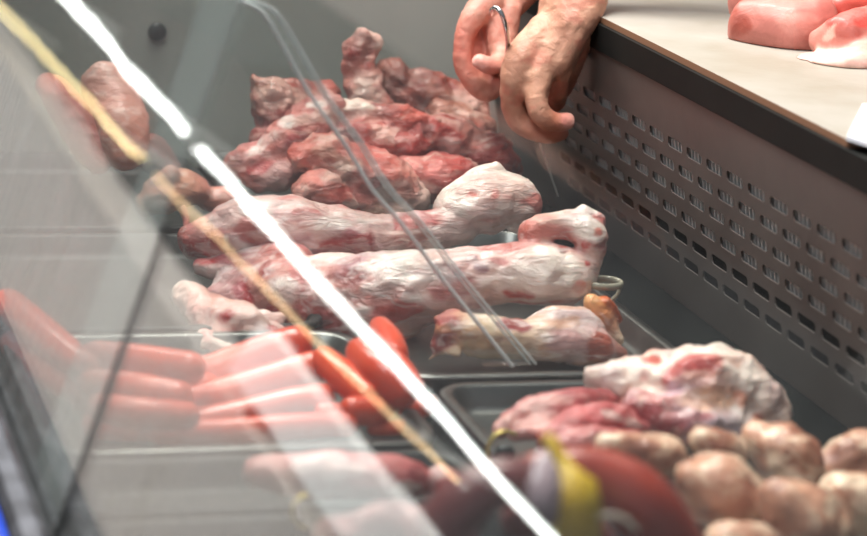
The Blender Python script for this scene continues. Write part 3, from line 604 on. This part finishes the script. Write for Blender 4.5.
# ------------------------------------------------------------------ fresh brown sausages, cured sausage rings
brm = flesh('coarse_sausage', vein=(244, 214, 184), vamt=0.8, vscale=30, stretch=(1, 1, 1), bump=0.5, bscale=60, dark=0.66, rough=0.35)
BB = (206, 150, 122)
BL = [
 ('fresh brown sausage at the left end of the bunch, against the red cut', [(606, 446, -.70, 16), (635, 450, -.70, 22), (665, 456, -.70, 21), (682, 462, -.70, 14)]),
 ('small round fresh sausage between the left one and the joint', [(700, 440, -.70, 17), (716, 446, -.70, 23), (730, 456, -.70, 17)]),
 ('big fresh brown sausage in the middle of the bunch', [(690, 478, -.77, 23), (712, 488, -.77, 38), (738, 500, -.77, 36), (750, 512, -.77, 22)]),
 ('fresh brown sausage below the white fat-capped joint', [(758, 440, -.68, 22), (780, 452, -.69, 34), (792, 472, -.70, 34), (796, 488, -.71, 22)]),
 ('fresh brown sausage at bottom edge right of the middle one', [(778, 500, -.82, 26), (796, 514, -.82, 38), (815, 534, -.82, 40), (825, 556, -.82, 30)]),
 ('fresh brown sausage at the right edge, upper one', [(822, 470, -.69, 18), (842, 466, -.69, 25), (868, 456, -.69, 26), (890, 450, -.69, 20)]),
 ('fresh brown sausage at the right edge, lower one', [(838, 494, -.77, 24), (858, 506, -.77, 34), (884, 520, -.77, 36), (905, 535, -.77, 26)]),
 ('fresh brown sausage under the middle one at bottom edge', [(720, 545, -.83, 24), (750, 552, -.83, 30), (778, 566, -.83, 24)]),
]
for i, (l, n) in enumerate(BL):
    o = fuse('fresh_sausage', [(n, BB)], brm, voxel=0.003, lump=0.004, lscale=34, seed=30 + i, floor=0.0035, mott=[((244, 218, 190), 30, 0.12, 0.85, 1.0), ((146, 84, 64), 30, 0.20, 0.75, 1.0)])
    tag(o, l, 'sausage', 'fresh brown sausages in the near tray')
slm = mat('cured_sausage_skin', (142, 38, 26), 0.30, coat=0.3, c2=(172, 62, 42), vscale=22, bump=0.1, bscale=50)
sdm = mat('dark_cured_skin', (104, 44, 46), 0.35, coat=0.2, c2=(128, 60, 60), vscale=22, bump=0.1, bscale=50)
def ring(label, nodes, mm):
    bm = bmesh.new(); tube(bm, world_nodes(nodes), sub=8, seg=24, cap=0.9); o = from_bm('cured_sausage', bm, mm); tag(o, label, 'sausage', 'cured sausage rings at the bottom edge'); return o
ring('glossy red-brown cured sausage curving round the yellow tag', [(508, 482, -.88, 16), (545, 474, -.885, 25), (595, 478, -.89, 32), (638, 503, -.90, 36), (666, 546, -.90, 38), (676, 590, -.90, 38)], slm)
ring('dull purplish cured sausage behind the bright glare streak', [(545, 482, -.955, 20), (505, 482, -.955, 25), (468, 500, -.955, 29), (438, 536, -.955, 30), (420, 585, -.955, 28)], sdm)
ring('dark cured sausage inside the ring below the yellow tag', [(520, 520, -.87, 22), (556, 524, -.87, 26), (590, 545, -.87, 26), (606, 590, -.87, 26)], sdm)

# bag neck and yellow tag on the sausage ring
tagy = mat('yellow_tag', (226, 184, 30), 0.45, c2=(206, 160, 20), vscale=20)
t = tag(empty('sausage_wrapper', atY(570, 500, -.95)), 'clear crinkled wrapper with a yellow paper tag around the cured sausage', 'wrapper')
def strip(name, pts, Y0, m_, thick=0.0012):
    bm = bmesh.new(); F = []
    for (ax, ay, bx, by, dy) in pts:
        F.append((atY(ax, ay, Y0 + dy), atY(bx, by, Y0 + dy)))
    vs = [[bm.verts.new(p) for p in pr] + [bm.verts.new(p + Vector((0, thick, 0))) for p in pr] for pr in F]
    for a, b in zip(vs, vs[1:]):
        bm.faces.new([a[0], a[1], b[1], b[0]]); bm.faces.new([a[3], a[2], b[2], b[3]]); bm.faces.new([a[0], b[0], b[2], a[2]]); bm.faces.new([a[1], a[3], b[3], b[1]])
    bm.faces.new([vs[0][0], vs[0][2], vs[0][3], vs[0][1]]); bm.faces.new([vs[-1][0], vs[-1][1], vs[-1][3], vs[-1][2]])
    o = from_bm(name, bm, m_); o.parent = t; o.matrix_parent_inverse = Matrix.Translation(-t.location); return o
strip('yellow_tag', [(542, 436, 553, 434, 0), (548, 452, 563, 450, -.004), (560, 470, 578, 468, -.012), (556, 490, 596, 480, -.022), (552, 512, 601, 505, -.026), (550, 540, 602, 538, -.024), (550, 570, 600, 570, -.02)], -.945, tagy)
wrapm = mat('cloudy_wrapper', (196, 170, 176), 0.25, c2=(160, 128, 134), vscale=40)
strip('bag_neck', [(540, 452, 549, 452, 0), (534, 466, 558, 468, -.006), (528, 486, 562, 488, -.014), (526, 505, 560, 508, -.018), (534, 524, 556, 526, -.018)], -.968, wrapm)
bm = bmesh.new(); tube(bm, [tuple(atY(x, y, -.97)) + (0.0012, 0.0012) for x, y in ((598, 516), (612, 515), (626, 520), (636, 530))], sub=4, seg=8)
o = from_bm('tie_string', bm, mat('string', (214, 196, 176), 0.6)); o.parent = t; o.matrix_parent_inverse = Matrix.Translation(-t.location)

# brass wire clips on the tray rims
brass = mat('brass_wire', (196, 170, 96), 0.3, 0.8); blk = mat('black_rubber', (34, 38, 40), 0.5)
def clip(label, px, py, z, R, arc):
    c = atZ(px, py, z); e = tag(empty('ticket_clip', c), label, 'clip', 'brass wire ticket clips')
    bm = bmesh.new(); tube(bm, [(R * math.cos(math.radians(a)), 0.25 * R * math.sin(math.radians(a)), R * math.sin(math.radians(a)), 0.0016, 0.0016) for a in arc], sub=4, seg=8)
    w = from_bm('wire', bm, brass, e)
    bm = bmesh.new(); bmesh.ops.create_uvsphere(bm, u_segments=16, v_segments=10, radius=R * 0.55, matrix=Matrix.Translation((R * 0.1, 0.006, -R * 0.2)) @ Matrix.Diagonal((1, 0.7, 0.8, 1)))
    from_bm('grip', bm, blk, e)
clip('brass wire loop with black grip on the corner between the trays', 506, 452, 0.030, 0.013, range(60, 301, 30))
clip('brass wire loop on the rim of the bottom left tray', 308, 512, 0.030, 0.010, range(100, 261, 40))

# ------------------------------------------------------------------ worktop: board, pork, sheet
bt = 0.2195
bm = bmesh.new(); prism(bm, rrect(-0.034, 0.42, -0.53, 0.40, 0.006), 'z', 0.2140, bt)
bmesh.ops.bevel(bm, geom=[e for e in bm.edges if abs(e.verts[0].co.z - bt) < 1e-5 and abs(e.verts[1].co.z - bt) < 1e-5], offset=0.0012, segments=2, affect='EDGES')
cb = from_bm('cutting_board', bm, boardm, smooth=False); cb.data.materials.append(boards)
for p in cb.data.polygons:
    if abs(p.normal.z) < 0.3: p.material_index = 1                   # side of the board, its shadow painted on as brown
tag(cb, 'worn white plastic cutting board on the worktop above the slotted panel', 'cutting board')
bm = bmesh.new(); prism(bm, [(-0.037, -0.531), (0.033, -0.416), (0.30, -0.35), (0.30, -0.60), (-0.030, -0.556)], 'z', bt + 0.0005, bt + 0.0035)
tag(from_bm('white_sheet', bm, mat('white_plastic', (222, 226, 232), 0.35), smooth=False), 'white plastic sheet at the near corner of the cutting board', 'sheet')
PK = (182, 112, 100)
porkm = flesh('pork_flesh', vein=(226, 160, 148), vamt=0.25, vscale=16, stretch=(1, 1, 1), bump=0.25, bscale=40, dark=0.80, rough=0.45, coat=0.15)
o = fuse('pork_slab', [([(738, 22, -.13, 14, 23), (760, 27, -.14, 26, 33), (794, 33, -.16, 28, 35), (826, 30, -.16, 20, 34)], [(184, 100, 84), PK, (206, 128, 116), (204, 122, 110)]), ([(736, 0, -.09, 14, 22), (790, -6, -.08, 28, 26), (828, -4, -.08, 22, 24)], PK)],
    porkm, lump=0.0025, lscale=16, seed=41, floor=bt + 0.0006, voxel=0.003, blunt=0.45,
    spots=[(731, 25, 0, 12, (160, 80, 66), 0.8), (760, 52, 0, 5, (190, 96, 80), 4.0), (800, 18, 0, 12, (214, 146, 132), 2.0)])
tag(o, 'thick pale pink pork slab on the cutting board, left piece', 'meat', 'pork on the cutting board')
o = fuse('pork_slab', [([(818, 42, -.195, 12, 14), (840, 38, -.21, 20, 24), (866, 34, -.21, 24, 28), (900, 28, -.21, 26, 30)], [(206, 140, 126), (202, 126, 112), (200, 120, 106), PK]), ([(838, 12, -.15, 18), (862, 6, -.14, 22), (900, 4, -.14, 22)], [(206, 92, 78), (214, 82, 68), (206, 84, 72)]),
    ([(804, 60, -.215, 16, 8), (816, 61, -.22, 22, 10), (834, 63, -.235, 26, 13), (856, 61, -.24, 24, 15), (880, 50, -.23, 20, 16)], [(214, 156, 142), (224, 172, 158), (230, 184, 170), (228, 178, 164), (206, 130, 118)])], porkm, lump=0.003, lscale=18, ridge=0.002, seed=42, floor=bt + 0.0006, voxel=0.0026,
    spots=[(848, 10, 0, 17, (216, 76, 64), 1.5), (824, 36, 0, 4, (234, 192, 174), 3.5, 50), (834, 62, 0, 9, (236, 194, 180), 3.0, -5), (852, 34, 0, 8, (188, 96, 84), 2.0)])
tag(o, 'pork piece with bright red lean and white fat edge, right', 'meat', 'pork on the cutting board')

# ------------------------------------------------------------------ butcher: both hands over the case
skin = flesh('skin', vein=(206, 158, 136), vamt=0.25, vscale=30, stretch=(1, 1, 1), rough=0.5, coat=0.05, bump=0.35, bscale=95, dark=0.84, sss=0.06)
TAN, TAN2, PNK, NAIL = (192, 146, 120), (178, 126, 102), (200, 148, 130), (228, 180, 166)
def raw(nodes): return world_nodes(nodes)
R_ = [  # right hand: wrist, four metacarpals, curled fingers, thumb behind
    ([(590, -60, .02, 36, 30), (578, -20, .0, 34, 30), (570, 10, -.01, 36, 26), (556, 40, -.015, 34, 22), (545, 62, -.02, 30, 19)], TAN),
    ([(548, 30, -.01, 20), (522, 60, -.02, 19), (514, 82, -.025, 15)], TAN), ([(560, 30, -.02, 18), (538, 80, -.035, 14)], TAN), ([(575, 20, -.01, 20), (557, 74, -.02, 14)], TAN), ([(585, 15, .0, 18), (568, 70, .0, 13)], TAN2),
    ([(514, 82, -.025, 14), (513, 104, -.02, 12.5), (520, 122, -.022, 12), (535, 131, -.028, 11.5), (550, 134, -.03, 10), (562, 133, -.03, 8)], [TAN, TAN2, TAN2, (186, 118, 92), (190, 120, 98), PNK]),
    ([(540, 80, -.035, 13), (536, 100, -.042, 12), (542, 116, -.046, 11.5), (554, 122, -.045, 10.5), (568, 121, -.043, 8.5)], [TAN, TAN, TAN2, (192, 122, 98), NAIL]),
    ([(558, 76, -.02, 12), (557, 92, -.012, 11), (557, 102, .004, 9), (553, 106, .014, 8)], [TAN2, TAN2, (170, 104, 82), (176, 106, 88)]),
    ([(569, 70, .0, 11), (566, 84, .014, 9.5), (560, 92, .028, 8.5), (552, 94, .036, 8)], TAN2),
    ([(528, 45, .015, 14), (520, 75, .02, 12), (526, 100, .012, 10.5), (540, 116, .004, 9)], TAN2)]
LH = [  # left hand: fist around the hook, thumb across
    ([(545, -60, .12, 32, 28), (522, -25, .09, 30, 26), (505, -2, .075, 28, 22), (492, 25, .07, 22, 18), (488, 50, .068, 18, 14)], PNK),
    ([(492, 0, .06, 17), (474, 16, .05, 13.5), (464, 38, .045, 10.5), (463, 62, .04, 10.5), (473, 82, .036, 11), (487, 92, .036, 10.5), (498, 84, .035, 8.5)], [PNK, PNK, (196, 122, 106), (192, 116, 100), PNK, PNK, NAIL]),
    ([(496, 8, .085, 14), (478, 30, .075, 11.5), (476, 62, .068, 11), (486, 84, .062, 10), (498, 82, .06, 8.5)], PNK),
    ([(500, 12, .10, 13), (486, 36, .095, 11), (484, 62, .09, 10.5), (494, 80, .085, 9.5), (502, 76, .08, 8)], PNK),
    ([(505, 14, .115, 12), (492, 38, .115, 9.5), (490, 58, .11, 9), (497, 72, .105, 8), (503, 70, .10, 7)], PNK),
    ([(496, 10, .066, 16), (486, 34, .062, 14), (482, 58, .056, 12), (486, 78, .052, 11)], (186, 112, 96)),
    ([(470, 40, .054, 10), (472, 62, .05, 12), (482, 80, .046, 12)], (196, 120, 104)), ([(500, 20, .05, 12), (496, 42, .042, 11), (500, 64, .036, 10)], PNK),
    ([(508, 10, .055, 14), (505, 36, .045, 12), (500, 60, .030, 10.5), (490, 66, .020, 9.5), (478, 61, .018, 8)], [PNK, PNK, PNK, (206, 136, 120), NAIL])]
chains = [(raw(n), c) for n, c in R_ + LH]
def arm(p0, r0, el, sh, c): # from wrist up to elbow and shoulder
    return ([tuple(p0) + (r0, r0 * 0.85)] + [tuple(q) + (a, a) for q, a in ((Vector(p0).lerp(Vector(el), 0.5), 0.042), (el, 0.046), (Vector(el).lerp(Vector(sh), 0.5), 0.050), (sh, 0.058))], c)
wr, wl = atY(590, -60, .02), atY(545, -60, .12)
eR, eL, sR, sL = Vector((0.20, 0.02, 0.40)), Vector((0.20, 0.34, 0.42)), Vector((0.62, 0.0, 0.53)), Vector((0.62, 0.40, 0.53))
chains += [arm(wr, 0.032, eR, sR, TAN), arm(wl, 0.029, eL, sL, PNK),
    ([tuple(sR) + (.06, .06), (0.64, 0.2, 0.55, .075, .06), tuple(sL) + (.06, .06)], TAN), ([(0.64, 0.2, 0.55, .06, .06), (0.62, 0.2, 0.64, .055, .055), (0.595, 0.2, 0.72, .074, .07), (0.595, 0.2, 0.79, .08, .088), (0.60, 0.2, 0.83, .066, .07)], TAN),
    ([(0.515, 0.2, 0.755, .012, .014), (0.498, 0.2, 0.74, .014, .012)], TAN), ([(0.59, 0.11, 0.76, .010, .02), (0.595, 0.108, 0.74, .008, .016)], TAN), ([(0.59, 0.29, 0.76, .010, .02), (0.595, 0.292, 0.74, .008, .016)], TAN)]
who = fuse('person', chains, skin, voxel=0.0022, smooth=5, lump=0.0009, lscale=80, raw=True, seed=50, mott=[((196, 118, 100), 28, 0.20, 0.45, 1.0)], spots=[(477, 60, .01, 6, (226, 176, 164), 1.3), (572, 121, -.05, 6, (222, 150, 136), 1.2)])
tag(who, 'butcher whose bare hands reach over the case holding a steel hook', 'person')
cloth = mat('white_cloth', (205, 205, 202), 0.8, bump=0.2, bscale=40); hairm = mat('dark_hair', (40, 32, 28), 0.6, bump=0.5, bscale=150)
def clothes(name, ch, m_, vox=0.008):
    o = fuse(name, [(n, (200, 200, 200)) for n in ch], m_, voxel=vox, smooth=4, lump=0.003, lscale=15, raw=True); o.parent = who; return o
clothes('jacket', [[tuple(eR.lerp(sR, .1)) + (.056, .056), tuple(eR.lerp(sR, .5)) + (.066, .066), tuple(sR) + (.078, .078), (0.66, 0.2, 0.50, .10, .09), tuple(sL) + (.078, .078), tuple(eL.lerp(sL, .5)) + (.066, .066), tuple(eL.lerp(sL, .1)) + (.056, .056)],
    [(0.68, 0.2, 0.46, .12, .12), (0.70, 0.2, 0.25, .14, .12), (0.71, 0.2, 0.0, .15, .12), (0.71, 0.2, -0.10, .16, .12)]], cloth)
clothes('trousers', [[(0.71, 0.12, -0.08, .095, .095), (0.71, 0.10, -0.45, .075, .075), (0.71, 0.09, -0.86, .06, .06)], [(0.71, 0.28, -0.08, .095, .095), (0.71, 0.30, -0.45, .075, .075), (0.71, 0.31, -0.86, .06, .06)]], mat('dark_cloth', (50, 54, 64), 0.85))
clothes('hair', [[(0.64, 0.2, 0.76, .075, .075), (0.63, 0.2, 0.82, .085, .085), (0.60, 0.2, 0.862, .075, .06), (0.55, 0.2, 0.85, .05, .035)]], hairm, 0.006)
# steel hook and string
hk = [(503, 78, .02), (507, 55, .0), (507.5, 38, -.02), (505, 24, -.03), (501, 13, -.03), (496, 8, -.025), (492, 10, -.02), (491, 14, -.01)]
bm = bmesh.new(); tube(bm, [tuple(atY(*q)) + (0.0024, 0.0024) for q in hk], sub=5, seg=10)
tag(from_bm('meat_hook', bm, mat('hook_steel', (190, 190, 190), 0.15, 1.0)), 'shiny curved steel hook gripped between the two hands', 'hook')
bm = bmesh.new(); tube(bm, [tuple(atY(*q)) + (0.0010, 0.0010) for q in [(534, 128, -.005), (541, 147, -.005), (549, 170, -.005), (558, 196, -.005)]], sub=3, seg=8)
tag(from_bm('string', bm, mat('white_string', (200, 196, 188), 0.6)), 'taut pale string hanging from the right hand beside the panel', 'string')

# ------------------------------------------------------------------ the stall across the aisle (seen mirrored in the slanting front glass)
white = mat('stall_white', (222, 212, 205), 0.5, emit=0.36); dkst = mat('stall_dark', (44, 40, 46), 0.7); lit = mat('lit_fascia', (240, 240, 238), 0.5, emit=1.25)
st = tag(empty('opposite_stall', (-1.9, 2.5, -0.9)), 'stall across the aisle, only mirrored as pale haze in the front glass', 'stall')
def spart(name, bm, m_):
    o = from_bm(name, bm, m_, smooth=False); o.parent = st; o.matrix_parent_inverse = Matrix.Translation(-st.location); return o
bm = bmesh.new(); box(bm, -2.2, -1.6, -0.8, 7.5, -0.90, -0.255); spart('glowing_counter_front', bm, white)  # glow added to the counter to brighten its haze in the glass
bm = bmesh.new(); box(bm, -1.9, -1.80, -0.8, 7.5, -0.254, 1.7); spart('dark_backdrop', bm, dkst)  # added backdrop, keeps the bright surroundings out of the upper pane's reflection
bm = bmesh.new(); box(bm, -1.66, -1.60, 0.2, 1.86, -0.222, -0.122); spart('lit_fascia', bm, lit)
bm = bmesh.new()
bm.free()
for yy in (0.3, 1.7):
    bm = bmesh.new(); box(bm, -1.80, -1.62, yy, yy + 0.03, -0.254, -0.216); spart('fascia_foot', bm, dkst)
def lamp(name, label, a, b, r, col, strength):
    e = tag(empty(name, (Vector(a) + Vector(b)) / 2), label, 'lamp', None)
    d = (Vector(b) - Vector(a)).normalized(); bm = bmesh.new()
    A, B = Vector(a) - e.location, Vector(b) - e.location
    tube(bm, [tuple(A + d * 0.03) + (r, r), tuple(B - d * 0.03) + (r, r)], sub=4, seg=16); from_bm('tube', bm, mat(name + '_glow', col, 0.4, emit=strength), e)
    bm = bmesh.new(); tube(bm, [tuple(A) + (r * 1.15, r * 1.15), tuple(A + d * 0.025) + (r * 1.15, r * 1.15)], sub=1, seg=16); from_bm('end_cap', bm, finm, e)
    bm = bmesh.new(); tube(bm, [tuple(B - d * 0.025) + (r * 1.15, r * 1.15), tuple(B) + (r * 1.15, r * 1.15)], sub=1, seg=16); from_bm('end_cap', bm, finm, e)
    h = -1.799
    for q in (A.lerp(B, 0.15), A.lerp(B, 0.85)):
        bm = bmesh.new(); box(bm, h - e.location.x, q.x - r * 0.8, q.y - 0.006, q.y + 0.006, q.z - 0.006, q.z + 0.006)
        from_bm('bracket', bm, finm, e, False)
lamp('fluorescent_tube', 'white tube lamp whose mirror image streaks down the glass, nearer length', (-1.6, 0.1, 0.012), (-1.6, 2.775, 0.0), 0.0066, (255, 255, 252), 13)
lamp('fluorescent_tube', 'white tube lamp mirrored at the upper left of the glass, farther length', (-1.6, 2.86, 0.0), (-1.6, 5.0, 0.0), 0.0066, (255, 255, 252), 13)
lamp('warm_tube', 'thin warm yellow tube lamp mirrored as a narrow streak, nearer length', (-1.6, 0.86, -0.036), (-1.6, 2.94, -0.113), 0.0027, (255, 214, 160), 4.0)
lamp('warm_tube', 'thin warm yellow tube lamp mirrored at far left, farther length', (-1.6, 3.05, -0.113), (-1.6, 5.6, -0.186), 0.0030, (255, 230, 165), 7.5)
